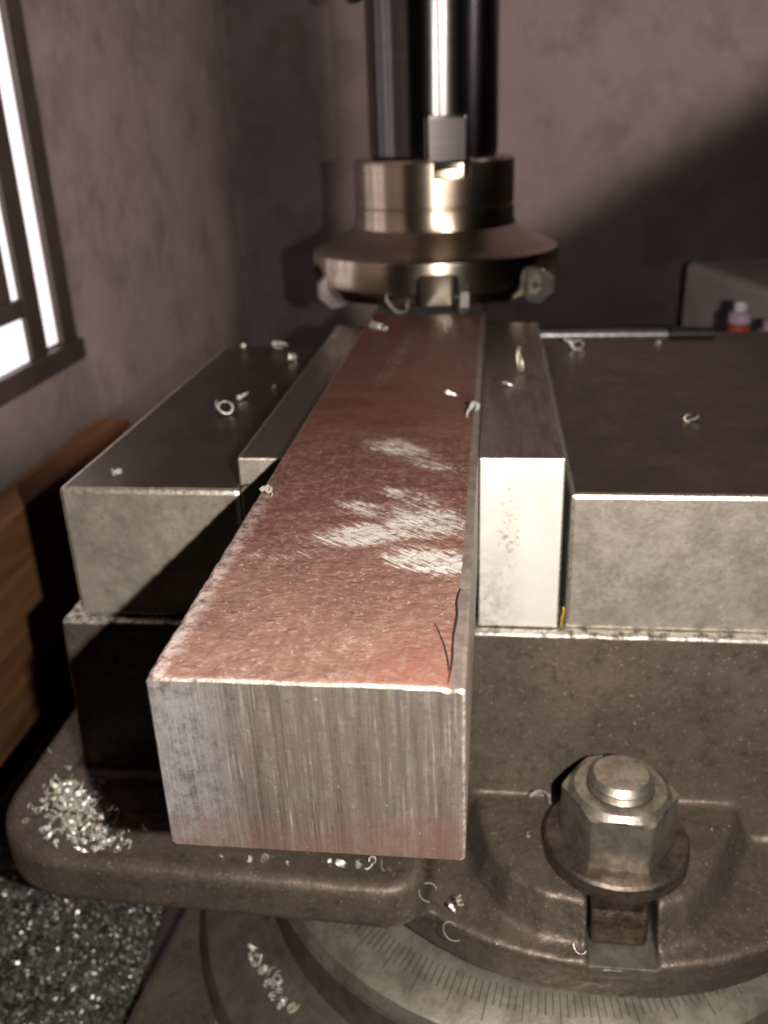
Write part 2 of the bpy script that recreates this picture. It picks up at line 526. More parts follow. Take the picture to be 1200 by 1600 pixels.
w = tag(empty('window', (-262, 270, -42)), 'bright window with dark frame and bars in the left wall', 'window')
for nm, lo, hi in (('window_sill', (-285, 238, -49), (-246, 416, -37)),
                   ('frame', (-262, 393, -37), (-248, 412, 200)),
                   ('frame', (-262, 240, -37), (-248, 254, 200)),
                   ('frame', (-262, 254, 186), (-248, 393, 200)),
                   ('mullion', (-260, 356, -37), (-249, 375, 186)),
                   ('mullion', (-260, 323, -3), (-249, 345, 186)),
                   ('mullion', (-260, 276, -3), (-249, 298, 186)),
                   ('rail', (-260, 254, -13), (-248.7, 356, -3))):
    box(nm, lo, hi, 'frame', w, 1.0)
for ya, yb, za, zb in ((375, 393, -35, 186), (345, 356, -3, 186), (298, 323, -3, 186), (254, 276, -3, 186), (254, 356, -37, -13)):
    box('pane', (-255, ya, za), (-252, yb, zb), 'pane', w)

bd = tag(empty('wooden_board', (-240, 300, -175)), 'brown wooden board on edge along the left wall below the window', 'board')
box('plank', (-248, 60, -175), (-226, 418, -90), 'wood', bd, 1.5)
bd = tag(empty('timber_stack', (-240, 200, -330)), 'dim stacked timber planks below the brown board, lower left', 'timber')
box('plank', (-249, -40, -245), (-238, 345, -179), 'wood', bd, 1.5)
box('plank', (-249, -40, -330), (-238, 345, -250), 'wood', bd, 1.5)

bl = tag(obj('concrete_block', bm_mesh('concrete_block', box_bm((0, -260, -662), (220, 0, 0), 6)), 'block'),
         'pale mauve block in the shadow behind the fixed jaw, far right', 'block')
bl.location = Vector((162, 690, -38)) * S
bl.rotation_euler.z = math.radians(12)

# ------------------------------------------------------------------ machine table
tb = tag(empty('machine_table', (0, 100, -205)), 'dark oily iron milling table under the vise, strewn with swarf', 'machine table')
box('table_top', (-222, -260, -245), (420, 480, -205), 'table', tb, 2)
box('apron', (-200, -230, -330), (400, 450, -245.5), 'table', tb, 2)

for i, (bx_, by_, h, r, cols) in enumerate(((147, 440, 180, 6.5, ('p_yellow', 'p_red', 'p_lilac', 'p_white')),
                                          (161, 425, 172, 7.5, ('p_green', 'p_peach', 'p_white', 'p_lilac')))):
    b = tag(empty('plastic_bottle', (bx_, by_, -205)),
            ('slim bottle in yellow, red and lilac with a white cap, behind the jaw', 'yellow green bottle at the right edge, behind the jaw')[i],
            'bottle', 'bottles behind the fixed jaw')
    zz = [(0, h - 19), (h - 19, h - 13), (h - 13, h - 6), (h - 6, h)]
    rr = [r, r, r, r * 0.62]
    for nm, (a, e), q, cc in zip(('bottle_body', 'label_band', 'shoulder', 'cap'), zz, rr, cols):
        lathe(nm, [(q * 0.92, a + 0.05), (q, a + 0.5), (q, e - 0.6), (q * 0.85, e)], (bx_, by_, -205), cc, b, 24)

# ------------------------------------------------------------------ vise
vise = tag(empty('milling_vise', (0, 190, -205)), 'brown cast iron machine vise with steel jaws gripping the red bar', 'vise')

# --- base casting from a signed distance field, so that its ribs and lugs run into each other with fillets


def smin(a, b, kk):
    h = np.clip(0.5 + 0.5 * (b - a) / kk, 0, 1)
    return b * (1 - h) + a * h - kk * h * (1 - h)


def smax(a, b, kk):
    return -smin(-a, -b, kk)


def sd_box(X, Y, Z, lo, hi, r=0):
    q = [np.abs(A - (l + h) / 2) - ((h - l) / 2 - r) for A, l, h in zip((X, Y, Z), lo, hi)]
    out = np.sqrt(sum(np.maximum(a, 0) ** 2 for a in q))
    return out + np.minimum(np.maximum(np.maximum(q[0], q[1]), q[2]), 0) - r


def sd_poly(X, Y, P):
    d = np.full(X.shape, 1e9)
    s = np.ones(X.shape)
    n = len(P)
    for i in range(n):
        a, b = P[i], P[i - 1]
        ex, ey = b[0] - a[0], b[1] - a[1]
        wx, wy = X - a[0], Y - a[1]
        t = np.clip((wx * ex + wy * ey) / (ex * ex + ey * ey), 0, 1)
        d = np.minimum(d, (wx - ex * t) ** 2 + (wy - ey * t) ** 2)
        c1, c2, c3 = Y >= a[1], Y < b[1], ex * wy > ey * wx
        s = np.where((c1 & c2 & c3) | (~c1 & ~c2 & ~c3), -s, s)
    return s * np.sqrt(d)


def extrude(d2, Z, z0, z1, r):
    a, b = d2 + r, np.abs(Z - (z0 + z1) / 2) - ((z1 - z0) / 2 - r)
    return np.minimum(np.maximum(a, b), 0) + np.sqrt(np.maximum(a, 0) ** 2 + np.maximum(b, 0) ** 2) - r


def surface_nets(D, org, h):
    """vertices and quads of the zero level of the grid D"""
    nx, ny, nz = D.shape
    ins = D < 0
    acc = np.zeros((nx - 1, ny - 1, nz - 1, 3), np.float32)
    cnt = np.zeros((nx - 1, ny - 1, nz - 1), np.float32)
    offs = [(0, 0), (1, 0), (0, 1), (1, 1)]
    for ax in range(3):
        o1, o2 = [i for i in range(3) if i != ax]
        for u, v_ in offs:
            sl0 = [slice(0, -1)] * 3
            sl1 = [slice(0, -1)] * 3
            sl1[ax] = slice(1, None)
            for o_, q in ((o1, u), (o2, v_)):
                s_ = slice(1, None) if q else slice(0, -1)
                sl0[o_] = s_
                sl1[o_] = s_
            a, b = D[tuple(sl0)], D[tuple(sl1)]
            cr = (a < 0) != (b < 0)
            t = np.where(cr, a / np.where(cr, a - b, 1), 0)
            cnt += cr
            acc[..., ax] += np.where(cr, t, 0)
            acc[..., o1] += cr * u
            acc[..., o2] += cr * v_
    act = cnt > 0
    idx = np.full(act.shape, -1, np.int64)
    idx[act] = np.arange(act.sum())
    base = np.argwhere(act).astype(np.float32)
    V = (base + acc[act] / cnt[act][:, None]) * h + np.array(org)
    quads = []
    for ax in range(3):
        o1, o2 = [(1, 2), (2, 0), (0, 1)][ax]
        sl0 = [slice(1, -1)] * 3
        sl1 = [slice(1, -1)] * 3
        sl0[ax] = slice(0, -1)
        sl1[ax] = slice(1, None)
        a, b = ins[tuple(sl0)], ins[tuple(sl1)]
        e = np.argwhere(a != b)
        flip = b[a != b]
        e[:, [o1, o2]] += 1
        e1 = np.array([int(i == o1) for i in range(3)])
        e2 = np.array([int(i == o2) for i in range(3)])
        g = lambda p: idx[p[:, 0], p[:, 1], p[:, 2]]
        q = np.stack([g(e - e1 - e2), g(e - e2), g(e), g(e - e1)], 1)
        q[flip] = q[flip][:, ::-1]
        quads.append(q)
    return V, np.concatenate(quads)


h = 1.0
org = (-149, 44, -143)
nx, ny, nz = 295, 252, 92
X, Y, Z = np.meshgrid(org[0] + h * np.arange(nx), org[1] + h * np.arange(ny), org[2] + h * np.arange(nz), indexing='ij')
X, Y, Z = (A.astype(np.float32) for A in (X, Y, Z))
Yd = Y + (Z + 55) * -0.075 * (Z < -55) * -1          # a little draft on the front wall
D = sd_box(X, Y - (Z + 55) * 0.07, Z, (-124, 109, -140), (135, 288, -55), 1.2)
XY = (X[:, :, :1], Y[:, :, :1])


def plan(P):
    return np.broadcast_to(sd_poly(XY[0], XY[1], P), X.shape)


def arc(c, r, a0, a1, n=10):
    return [(c[0] + r * math.cos(math.radians(a0 + (a1 - a0) * i / n)), c[1] + r * math.sin(math.radians(a0 + (a1 - a0) * i / n))) for i in range(n + 1)]


left_plate = arc((-112.5, 95.5), 29.5, 178, 262, 12) + [(-30, 63.2)] + arc((-24, 75), 12, 275, 340, 6) + [(-12, 86), (-13, 100), (-13, 280), (-142.5, 280)]
right_plate = [(76 - a, b) for a, b in left_plate][::-1]
D = smin(D, extrude(plan(left_plate), Z + 0.05 * np.maximum(0, 75 - Y) * 0, -122, -107, 3.2), 5.0)
D = smin(D, extrude(plan(right_plate), Z, -122, -107, 3.2), 5.0)
disc = np.sqrt((X - 36) ** 2 + (Y - 150) ** 2) - (93.5 + (Z + 121) * 0.2)
D = smin(D, extrude(disc, Z, -136.8, -121.0, 1.8), 4.5)
boss = [(-2, 130), (0, 104), (1.5, 95), (4.5, 83), (10, 73.5), (19, 68), (29, 66.5), (31, 65), (46, 65), (48, 66.5),
        (55, 69.5), (62, 77), (69, 89), (75, 102), (79, 130)]
D = smin(D, extrude(plan(boss) + (Z + 109) * 0.34, Z, -128, -109, 1.3), 2.4)
slot = np.minimum(sd_box(X, Y, Z, (29.8, 30, -122.6), (47.6, 84, -60), 0.6), np.sqrt((X - 38.7) ** 2 + (Y - 84) ** 2) - 8.9)
slot = np.maximum(slot, -(Z + 122.6))
D = smax(D, -slot, 0.8)
rng = np.random.default_rng(3)
V, Q = surface_nets(D, org, h)
del D, X, Y, Z
# casting unevenness
dv = np.array([mnoise.noise(Vector(p) * 0.09) * 0.35 + mnoise.noise(Vector(p) * 0.33) * 0.16 for p in V])
V[:, 2] += dv * 0.8
V[:, 1] += dv * 0.5
me = mesh('base_casting', V, Q, smooth=True)
obj('base_casting', me, 'cast', vise)


def jaw_box(name, lo, hi, bev, mats, parent, seg=2, wobble=0.0):
    """box with its own material on the near end (0), the top (1), the bevels (2) and the rest (3)"""
    bm = box_bm(lo, hi, bev, seg)
    for f in bm.faces:
        n = f.normal
        a = max(abs(n.x), abs(n.y), abs(n.z))
        f.material_index = 2 if a < 0.995 else (0 if n.y < -0.9 else (1 if n.z > 0.9 else 3))
    return obj(name, bm_mesh(name, bm), mats, parent)


fj = jaw_box('fixed_jaw', (24.4, 111.8, -54.9), (150, 285, -13.9), 1.3, ['jaw_end', 'jaw_top', 'edge', 'jaw_end'], vise)
box('jaw_ledge', (26, 285.2, -54.9), (150, 345, -22), 'jaw_top', fj, 1.0)
mj = jaw_box('movable_jaw', (-118.6, 112.0, -54.9), (-65.5, 285, -13.9), 1.5, ['jaw_end', 'jaw_top', 'edge', 'jaw_end'], vise)
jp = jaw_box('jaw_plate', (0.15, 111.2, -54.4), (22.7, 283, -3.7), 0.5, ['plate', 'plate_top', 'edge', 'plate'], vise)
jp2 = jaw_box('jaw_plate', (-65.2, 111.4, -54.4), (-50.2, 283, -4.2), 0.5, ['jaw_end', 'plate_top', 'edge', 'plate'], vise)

# --- clamp bolt in the slot
cb = obj('stud', mesh('stud_shank', [(0, 0, 0)], []), 'stud', vise)
bpy.data.objects.remove(cb)
CX, CY = 38.7, 84.5
st = lathe('stud', [(8.2, -128), (8.2, -90), (8.4, -86.5), (8.8, -86.2), (8.4, -85.6), (8.8, -85.2), (8.4, -84.6), (8.6, -84.0), (8.2, -83.4), (7.2, -82.3), (7.0, -82.25), (0.2, -82.2)],
           (CX, CY, 0), 'nut', vise, 48, 22)
wa = lathe('washer', [(9.5, -109.0), (18.7, -109.0), (19.5, -108.2), (19.5, -104.1), (18.8, -103.3), (9.5, -103.3)], (CX, CY, 0), 'washer', st, 72, 35)
# hexagon nut with a chamfered crown
R_ = 15.5
n = 96
nv, nf = [], []
lev = []
for zz, cap in ((-103.7, 15.2), (-103.1, 99), (-90.5, 99), (-89.2, 15.4), (-88.2, 13.6), (-86.6, 12.0), (-86.4, 8.9)):
    ring = []
    for i in range(n):
        a = 2 * math.pi * i / n
        af = (a + math.radians(30)) % math.radians(60) - math.radians(30)
        rr = R_ * math.cos(math.radians(30)) / math.cos(af)
        rr = min(rr - 0.25 * (abs(af) > math.radians(28)), cap)
        zq = zz
        if zz in (-90.5,):      # the chamfer runs lower at the corners
            zq = zz + 2.4 - (rr - 13.77) * 1.55
        if zz == -89.2: zq = max(zz, -87.6 - (min(rr, 15.4) - 13.7) * 0.5)
        ang = a + math.radians(-90 - 4)
        ring.append((CX + rr * math.cos(ang), CY + rr * math.sin(ang), zq))
    lev.append(ring)
for r in lev: nv += r
for j in range(len(lev) - 1):
    for i in range(n):
        i2 = (i + 1) % n
        nf.append((j * n + i, j * n + i2, (j + 1) * n + i2, (j + 1) * n + i))
me = mesh('nut', nv, nf, smooth=True)
me.set_sharp_from_angle(angle=math.radians(18))
obj('nut', me, 'nut', st)
box('bolt_head', (30.6, 64, -122.2), (45.4, 82, -111), 'stud', st, 1.2)
box('slot_floor', (29.9, 57.2, -126), (47.5, 92, -122.3), 'slot', vise, 0.4)

# --- swivel base with its graduated ring
RX, RY = 24, 150
sb = lathe('swivel_base', [(60, -205), (128, -205), (128, -186), (124, -178), (112, -171), (104, -169), (101, -166), (100.4, -152.5)], (RX, RY, 0), 'cast_dark', vise, 160, 30)
ring = lathe('graduated_ring', [(70, -152.4), (99.2, -152.4), (99.8, -151.6), (98.6, -147.5), (97.6, -146.8), (80, -142.2), (70, -142.2)], (RX, RY, 0), 'ring', vise, 200, 25)
for sx in (-1, 1):
    box('base_lug', (RX - 40, RY - 0, -205), (RX + 40, RY + 10, -190), 'cast_dark', sb, 3) if False else None
bm = box_bm((-109, 20, -204.8), (-60, 150, -184), 3)
bmesh.ops.rotate(bm, verts=bm.verts, cent=Vector((-90, 100, -190)) * S, matrix=Matrix.Rotation(math.radians(-6), 3, 'Z'))
obj('base_lug', bm_mesh('base_lug', bm), 'cast', sb)
tick_me = {}
for d in range(-38, 60):
    L = 10.5 if d % 10 == 0 else (8.5 if d % 5 == 0 else 6.0)
    a = math.radians(-90 + d * 1.30)
    if L not in tick_me:
        # a fine engraved line lying on the ring's sloping face
        bm = box_bm((81.2 + 3.0, -0.11, -0.03), (84.2 + L, 0.11, 0.09))
        tick_me[L] = bm_mesh('graduation_mark', bm)
    o = obj('graduation_mark', tick_me[L], 'tick', ring)
    o.parent = ring
    o.matrix_parent_inverse = Matrix.Identity(4)
    sl = math.atan2(-146.8 + 142.2, 97.6 - 80)
    mm = Matrix.Translation(Vector((RX, RY, -142.2 + 0.02 - math.tan(sl) * 80)) * S) @ Matrix.Rotation(a, 4, 'Z') @ Matrix.Rotation(-sl, 4, 'Y') @ Matrix.Scale(1 / math.cos(sl), 4, (1, 0, 0))
    o.matrix_basis = mm
    bpy.context.view_layer.update() if False else None

# ------------------------------------------------------------------ steel bar
W, H, LB = 50.0, 33.9, 430.0
ys = [0, 0.45] + list(np.arange(1.4, 60, 1.1)) + list(np.arange(60, 130, 2.2)) + list(np.arange(131, 278, 6.0)) + list(np.arange(278, 300, 0.8)) + list(np.arange(301, LB, 6.0)) + [LB]
xs = np.linspace(-W + 0.9, -0.9, 34)


def section(yy, first=False):
    near = max(0.0, 1 - yy / 80.0)
    nl = abs(mnoise.noise(Vector((yy * 0.32, 1.3, 0)))) + 0.5 * abs(mnoise.noise(Vector((yy * 1.1, 5.3, 0))))
    nr = abs(mnoise.noise(Vector((yy * 0.4, 9.3, 0))))
    cl = 0.45 + nl * (0.3 + 0.6 * near)               # ragged left edge
    cr = 0.35 + nr * 0.3 + 0.35 * max(0, 1 - yy / 34)
    ins = 0.40 + 0.25 * mnoise.noise(Vector((yy, 3, 3))) if first else 0.0
    p = [(-W + ins, -H + 0.6 + ins), (-W + ins, -cl * 0.8 - ins)]
    jx = 0.18 * mnoise.noise(Vector((yy * 1.3, 7, 2)))
    p.append((-W + cl * 0.45 + ins + jx, -cl * 0.28 - ins))
    for i, x_ in enumerate(xs):
        t = i / (len(xs) - 1)
        xx = (-W + cl + ins) * (1 - t) + (-cr - ins) * t
        zz = 0.16 * mnoise.noise(Vector((xx * 0.10, yy * 0.10, 0))) + 0.07 * mnoise.noise(Vector((xx * 0.5, yy * 0.5, 4)))
        zz -= 0.10
        if (xx + 25.5) ** 2 + (yy - 345) ** 2 < 61.5 ** 2: zz = -2.2     # the strip the cutter has already faced
        if yy < 33 and -3.4 < xx < -1.5: zz -= 0.5 * (1 - yy / 36)        # split along the right edge
        if yy < 33 and xx >= -1.6: zz -= 0.15
        p.append((xx, zz - ins))
    p += [(-0.05 - ins, -cr * 0.8 - ins), (0 - ins, -H + 0.6 + ins), (-0.6 - ins, -H + ins), (-W + 0.6 + ins, -H + ins)]
    if first:
        p = [(a + 0.10 * mnoise.noise(Vector((a * 0.9, b * 0.9, 11))), b + 0.12 * mnoise.noise(Vector((a * 0.8, b * 0.8, 21)))) for a, b in p]
    return p


secs = [section(0, True)] + [section(yy) for yy in ys[1:]]
npt = len(secs[0])
v = [(a, yy, b) for yy, s_ in zip(ys, secs) for a, b in s_]
f, mi = [], []
for j in range(len(ys) - 1):
    for i in range(npt):
        i2 = (i + 1) % npt
        f.append((j * npt + i, (j + 1) * npt + i, (j + 1) * npt + i2, j * npt + i2))
        if j == 0: mi.append(2)
        elif i in (1, 2): mi.append(2)
        elif 3 <= i <= 2 + len(xs) - 2 + 0: mi.append(0)
        else: mi.append(3)
f.append(tuple(range(npt)))
mi.append(1)
f.append(tuple((len(ys) - 1) * npt + i for i in range(npt))[::-1])
mi.append(1)
me = mesh('steel_bar', v, f, mi, smooth=False)
me.polygons.foreach_set('use_smooth', [q in (0,) for q in mi])
bar = tag(empty('steel_bar', (-25, 0, -34)), 'thick red-brown steel bar with sawn bright end, clamped between the vise jaws', 'steel bar')
obj('bar_body', me, ['bar_top', 'bar_end', 'bar_edge', 'bar_side'], bar)


def strand(name, pts, r, mat, parent=None, sides=6, taper=0.5):
    """thin round strand through pts"""
    pts = [Vector(p) for p in pts]
    # catmull-rom refine
    q = []
    for i in range(len(pts) - 1):
        p0, p1, p2, p3 = pts[max(i - 1, 0)], pts[i], pts[i + 1], pts[min(i + 2, len(pts) - 1)]
        for t in (0, .25, .5, .75):
            q.append(0.5 * (2 * p1 + (p2 - p0) * t + (2 * p0 - 5 * p1 + 4 * p2 - p3) * t * t + (3 * p1 - p0 - 3 * p2 + p3) * t ** 3))
    q.append(pts[-1])
    v, f = [], []
    for i, p in enumerate(q):
        d = (q[min(i + 1, len(q) - 1)] - q[max(i - 1, 0)]).normalized()
        a = d.orthogonal().normalized()
        b = d.cross(a)
        rr = r * (1 - taper * abs(2 * i / (len(q) - 1) - 1) ** 2)
        for s_ in range(sides):
            t = 2 * math.pi * s_ / sides
            v.append(tuple(p + a * rr * math.cos(t) + b * rr * math.sin(t)))
    for i in range(len(q) - 1):
        for s_ in range(sides):
            s2 = (s_ + 1) % sides
            f.append((i * sides + s_, i * sides + s2, (i + 1) * sides + s2, (i + 1) * sides + s_))
    f.append(tuple(range(sides))[::-1])
    f.append(tuple((len(q) - 1) * sides + s_ for s_ in range(sides)))
    return obj(name, mesh(name, v, f, smooth=True), mat, parent)


strand('edge_split', [(-1.9, 31.6, 0.0), (-2.35, 27, 0.02), (-2.1, 22, -0.06), (-2.5, 15, -0.2), (-2.35, 8, -0.3), (-2.7, 2, -0.4)], 0.22, 'crack', bar)
hair = strand('fine_fibre', [(-5.7, 18.8, 0.12), (-4.6, 15, 0.2), (-3.6, 11, 0.2), (-2.9, 7, 0.12), (-2.6, 4.2, 0.1)], 0.10, 'crack')
tag(hair, 'thin dark fibre lying near the right front corner of the red bar', 'fibre')

# ------------------------------------------------------------------ face mill in the spindle
AX, AY = -25.5, 345
fm = tag(empty('face_mill', (AX, AY, -3)), 'round bronze coloured face mill on a polished arbor above the red bar', 'milling cutter')
cut = lathe('cutter_body', [(20, 5.5), (46, 5.0), (50, 4.6), (54.5, 5.2), (57.5, 8.0), (59.3, 10.6), (59.6, 12), (59.6, 22.5), (59.2, 24.2), (58, 25.2), (52, 27.6), (46, 30.6), (41.5, 33.0), (39.0, 35.0),
                            (38.2, 37.5), (38.0, 43.6), (37.4, 44.0), (37.4, 44.6), (37.9, 45.0), (37.9, 63.6), (37.2, 64.8), (35.5, 65.2), (20, 65.2)], (AX, AY, -3), 'cutter', fm, 144, 38)
# insert pockets are cut into the rim
pocket_bm = bmesh.new()
angs = [-30, 30, 90, 150, 210, 282]
for a in angs:
    t = box_bm((49.5, -17, -3), (66, 2.0, 19.5), 3.0)
    bmesh.ops.rotate(t, verts=t.verts, cent=(0, 0, 0), matrix=Matrix.Rotation(math.radians(a), 3, 'Z'))
    bmesh.ops.translate(t, verts=t.verts, vec=Vector((AX, AY, -3)) * S)
    tm = bpy.data.meshes.new('t')
    t.to_mesh(tm)
    t.free()
    pocket_bm.from_mesh(tm)
    bpy.data.meshes.remove(tm)
for a in (-74, 106):
    t = box_bm((24, -8.5, 57), (46, 8.5, 72), 0.5)
    bmesh.ops.rotate(t, verts=t.verts, cent=(0, 0, 0), matrix=Matrix.Rotation(math.radians(a), 3, 'Z'))
    bmesh.ops.translate(t, verts=t.verts, vec=Vector((AX, AY, -3)) * S)
    tm = bpy.data.meshes.new('t')
    t.to_mesh(tm)
    t.free()
    pocket_bm.from_mesh(tm)
    bpy.data.meshes.remove(tm)
pk = obj('pocket_tool', bm_mesh('pocket_tool', pocket_bm), 'cutter')
bo = cut.modifiers.new('pockets', 'BOOLEAN')
bo.operation = 'DIFFERENCE'
bo.object = pk
bo.solver = 'EXACT'
bpy.context.view_layer.update()
dg = bpy.context.evaluated_depsgraph_get()
newme = bpy.data.meshes.new_from_object(cut.evaluated_get(dg))
cut.modifiers.clear()
cut.data = newme
newme.set_sharp_from_angle(angle=math.radians(30))
bpy.data.objects.remove(pk)


def place(o, a, loc=(0, 0, 0)):
    o.matrix_parent_inverse = Matrix.Identity(4)
    o.matrix_basis = Matrix.Translation(Vector(loc) * S) @ Matrix.Rotation(math.radians(a), 4, 'Z')


bm = bmesh.new()
c8 = [(-4.6, -4.6), (4.6, -4.6), (6.2, 0), (4.6, 4.6), (-4.6, 4.6), (-6.2, 0)]
c8 = [(8.6 * math.cos(math.radians(22.5 + 45 * i)), 8.6 * math.sin(math.radians(22.5 + 45 * i))) for i in range(8)]
vs = [bm.verts.new(Vector((54.5 + a, yv, 9.0 + b)) * S) for yv in (1.6, 5.4) for a, b in c8]
bm.faces.new(vs[:8])
bm.faces.new(vs[8:][::-1])
for i in range(8): bm.faces.new((vs[i], vs[8 + i], vs[8 + (i + 1) % 8], vs[(i + 1) % 8]))
ins_me = bm_mesh('insert', bm)
bm = bmesh.new()
bmesh.ops.create_cone(bm, cap_ends=True, segments=16, radius1=1.9 * S, radius2=1.5 * S, depth=1.6 * S,
                      matrix=Matrix.Translation(Vector((54.5, 1.2, 9.0)) * S) @ Matrix.Rotation(math.radians(90), 4, 'X'))
scr_me = bm_mesh('insert_screw', bm)
for a in angs:
    o = obj('insert', ins_me, 'insert', fm)
    o.parent = fm
    place(o, a)
    s_ = obj('insert_screw', scr_me, 'dark_metal', o)
    s_.matrix_parent_inverse = Matrix.Identity(4)
ar = lathe('arbor', [(29, 65.4), (29.9, 66.2), (30.1, 70), (30.1, 135), (30.1, 230)], (AX, AY, -3), 'arbor', fm, 96, 30)
lathe('spindle_nose', [(38, 230), (44, 232), (46, 240), (46, 420)], (AX, AY, -3), 'dark_metal', fm, 96, 30)
for a in (-74, 106):
    o = obj('drive_key', bm_mesh('drive_key', box_bm((27, -11, 63), (34.0, 8.1, 83), 1.5)), 'arbor', fm)
    place(o, a)
bm = bmesh.new()
bmesh.ops.create_uvsphere(bm, u_segments=20, v_segments=12, radius=6.2 * S, matrix=Matrix.Translation(Vector((-61, 349, 133)) * S) @ Matrix.Diagonal((1, 1, 0.9, 1)))
obj('clamp_screw', bm_mesh('clamp_screw', bm, True), 'chrome', fm)

# ------------------------------------------------------------------ lever behind the fixed jaw
lv = tag(empty('steel_lever', (60, 318, -19)), 'pale steel lever with a black grip lying behind the fixed jaw', 'lever')


def rod(name, x0, x1, r, yy, zz, mat, parent):
    bm = bmesh.new()
    bmesh.ops.create_cone(bm, cap_ends=True, segments=24, radius1=r * S, radius2=r * S, depth=(x1 - x0) * S,
                          matrix=Matrix.Translation(Vector(((x0 + x1) / 2, yy, zz)) * S) @ Matrix.Rotation(math.radians(90), 4, 'Y'))
    bmesh.ops.bevel(bm, geom=[e for e in bm.edges if len(e.link_faces) == 2 and e.calc_face_angle() > 1.2], offset=r * 0.25 * S, segments=2, affect='EDGES')
    return obj(name, bm_mesh(name, bm, True, 40), mat, parent)


rod('rod', 24, 84, 2.7, 318, -17.2, 'rod', lv)
rod('grip', 84.1, 105, 3.1, 318, -17.0, 'black', lv)

# ------------------------------------------------------------------ chips


def ribbon(r, turns, pitch, w, t=0.18, n=12, taper=0.5, wob=0.15, seed=0):
    """a curled chip: verts and faces of a thin strip wound on a helix"""
    rd = random.Random(seed)
    v, f = [], []
    for i in range(n + 1):
        u = i / n
        a = u * turns * 2 * math.pi
        rr = r * (1 + 0.35 * u) * (1 + wob * math.sin(a * 1.7 + seed))
        ww = w * (1 - taper * abs(2 * u - 1) ** 2) * (0.85 + 0.3 * rd.random())
        cx, cy, cz = rr * math.cos(a), rr * math.sin(a), pitch * u * turns
        for dr, dz in ((-t / 2, -ww / 2), (t / 2, -ww / 2), (t / 2, ww / 2), (-t / 2, ww / 2)):
            v.append(((rr + dr) * math.cos(a), (rr + dr) * math.sin(a), cz + dz))
    for i in range(n):
        for s_ in range(4):
            s2 = (s_ + 1) % 4
            f.append((i * 4 + s_, i * 4 + s2, (i + 1) * 4 + s2, (i + 1) * 4 + s_))
    f.append((3, 2, 1, 0))
    f.append(tuple(n * 4 + s_ for s_ in range(4)))
    v = np.array(v)
    return v - v.mean(0), f


CH = []
for i, (r, tu, pi_, w_, wb_) in enumerate(((1.0, 1.3, 0.8, 0.9, 0.2), (1.4, 0.9, 0.4, 0.65, 0.3), (0.7, 2.2, 1.1, 0.55, 0.45), (1.7, 0.5, 0.8, 0.5, 0.2), (2.2, 0.4, 0.4, 1.0, 0.2),
                                      (0.9, 0.8, 0.9, 0.95, 0.6), (0.6, 1.3, 0.9, 0.5, 0.5), (2.2, 0.72, 0.5, 0.3, 0.15), (0.6, 1.1, 0.9, 1.1, 0.3), (1.3, 0.45, 0.8, 1.0, 0.6))):
    v, f = ribbon(r, tu, pi_, w_, t=0.13, seed=i, n=18, wob=wb_, taper=0.75)
    me = mesh('metal_chip', v, f, smooth=False)
    me.materials.append(MAT['chip'])
    CH.append((v, me))


def chip(x_, y_, z_, size, label, group=None, kind=None, rot=None, sink=0.0):
    i = random.choice((0, 2, 3, 5, 5, 6, 8, 8, 9, 9)) if kind is None else kind
    v, me = CH[i]
    e = Euler(rot or [random.uniform(0, 6.28) for _ in range(3)])
    low = (v @ np.array(e.to_matrix()).T)[:, 2].min() * size
    o = bpy.data.objects.new('metal_chip', me)
    COL.objects.link(o)
    o.location = Vector((x_, y_, z_ - low - sink)) * S
    o.rotation_euler = e
    o.scale = (size,) * 3
    tag(o, label, 'metal chip', group)
    return o


ZJ = -13.85
G1 = 'single chips on the jaws and bar'
for a in ((-89.5, 181.5, ZJ, 1.5, 'large cream curl of swarf on the middle of the left jaw top', 0),
          (-88.0, 200, ZJ, 1.0, 'small chip just behind the large cream curl on the left jaw', 5),
          (-107.6, 279, ZJ, 1.3, 'blurred chip at the far left corner of the left jaw top', 6),
          (-91.2, 280, ZJ, 1.3, 'blurred chip at the far end of the left jaw, right of the corner', 1),
          (-80.5, 256.8, ZJ, 1.2, 'blurred chip on the left jaw near the plate, far end', 2),
          (-79.1, 214.1, ZJ, 0.55, 'tiny chip on the left jaw top beside the jaw plate', 6),
          (-105.1, 122.1, ZJ, 0.85, 'pale chip near the front left corner of the left jaw', 0),
          (-39.3, 287.5, 0, 2.0, 'bright ragged chip on the red bar right under the cutter', 1),
          (-45.0, 253, 0, 1.2, 'chip at the left edge of the red bar, far end', 0),
          (-41.0, 252, 0, 1.2, 'chip lying beside the left edge chip on the bar, far end', 6),
          (-15.1, 250.3, 0, 1.3, 'chip on the far right part of the red bar', 5),
          (-9.5, 156.5, 0, 0.9, 'bright chip on the red bar in its plain far half', 5),
          (-2.0, 134.9, 0, 1.1, 'white rounded chip at the right edge of the red bar', 5),
          (-47.6, 74.5, 0, 0.85, 'ragged chip caught on the left edge of the red bar', 2),
          (12.8, 200.4, -3.7, 1.6, 'open curl of swarf on the right jaw plate', 1),
          (7.8, 181.3, -3.7, 0.9, 'small chip in front of the curl on the right jaw plate', 3),
          (38.5, 276, ZJ, 1.4, 'pale chip at the far left corner of the right jaw', 0),
          (36.0, 281, ZJ, 1.3, 'pale chip touching the one at the right jaw far corner', 5),
          (72.6, 275, ZJ, 1.3, 'dull chip at the far edge of the right jaw top', 6),
          (66.8, 175.0, ZJ, 0.95, 'bright chip alone in the middle of the right jaw top', 5)):
    chip(a[0], a[1], a[2], a[3] * 1.35, a[4], group=G1, kind=a[5])
ZF = -107.3
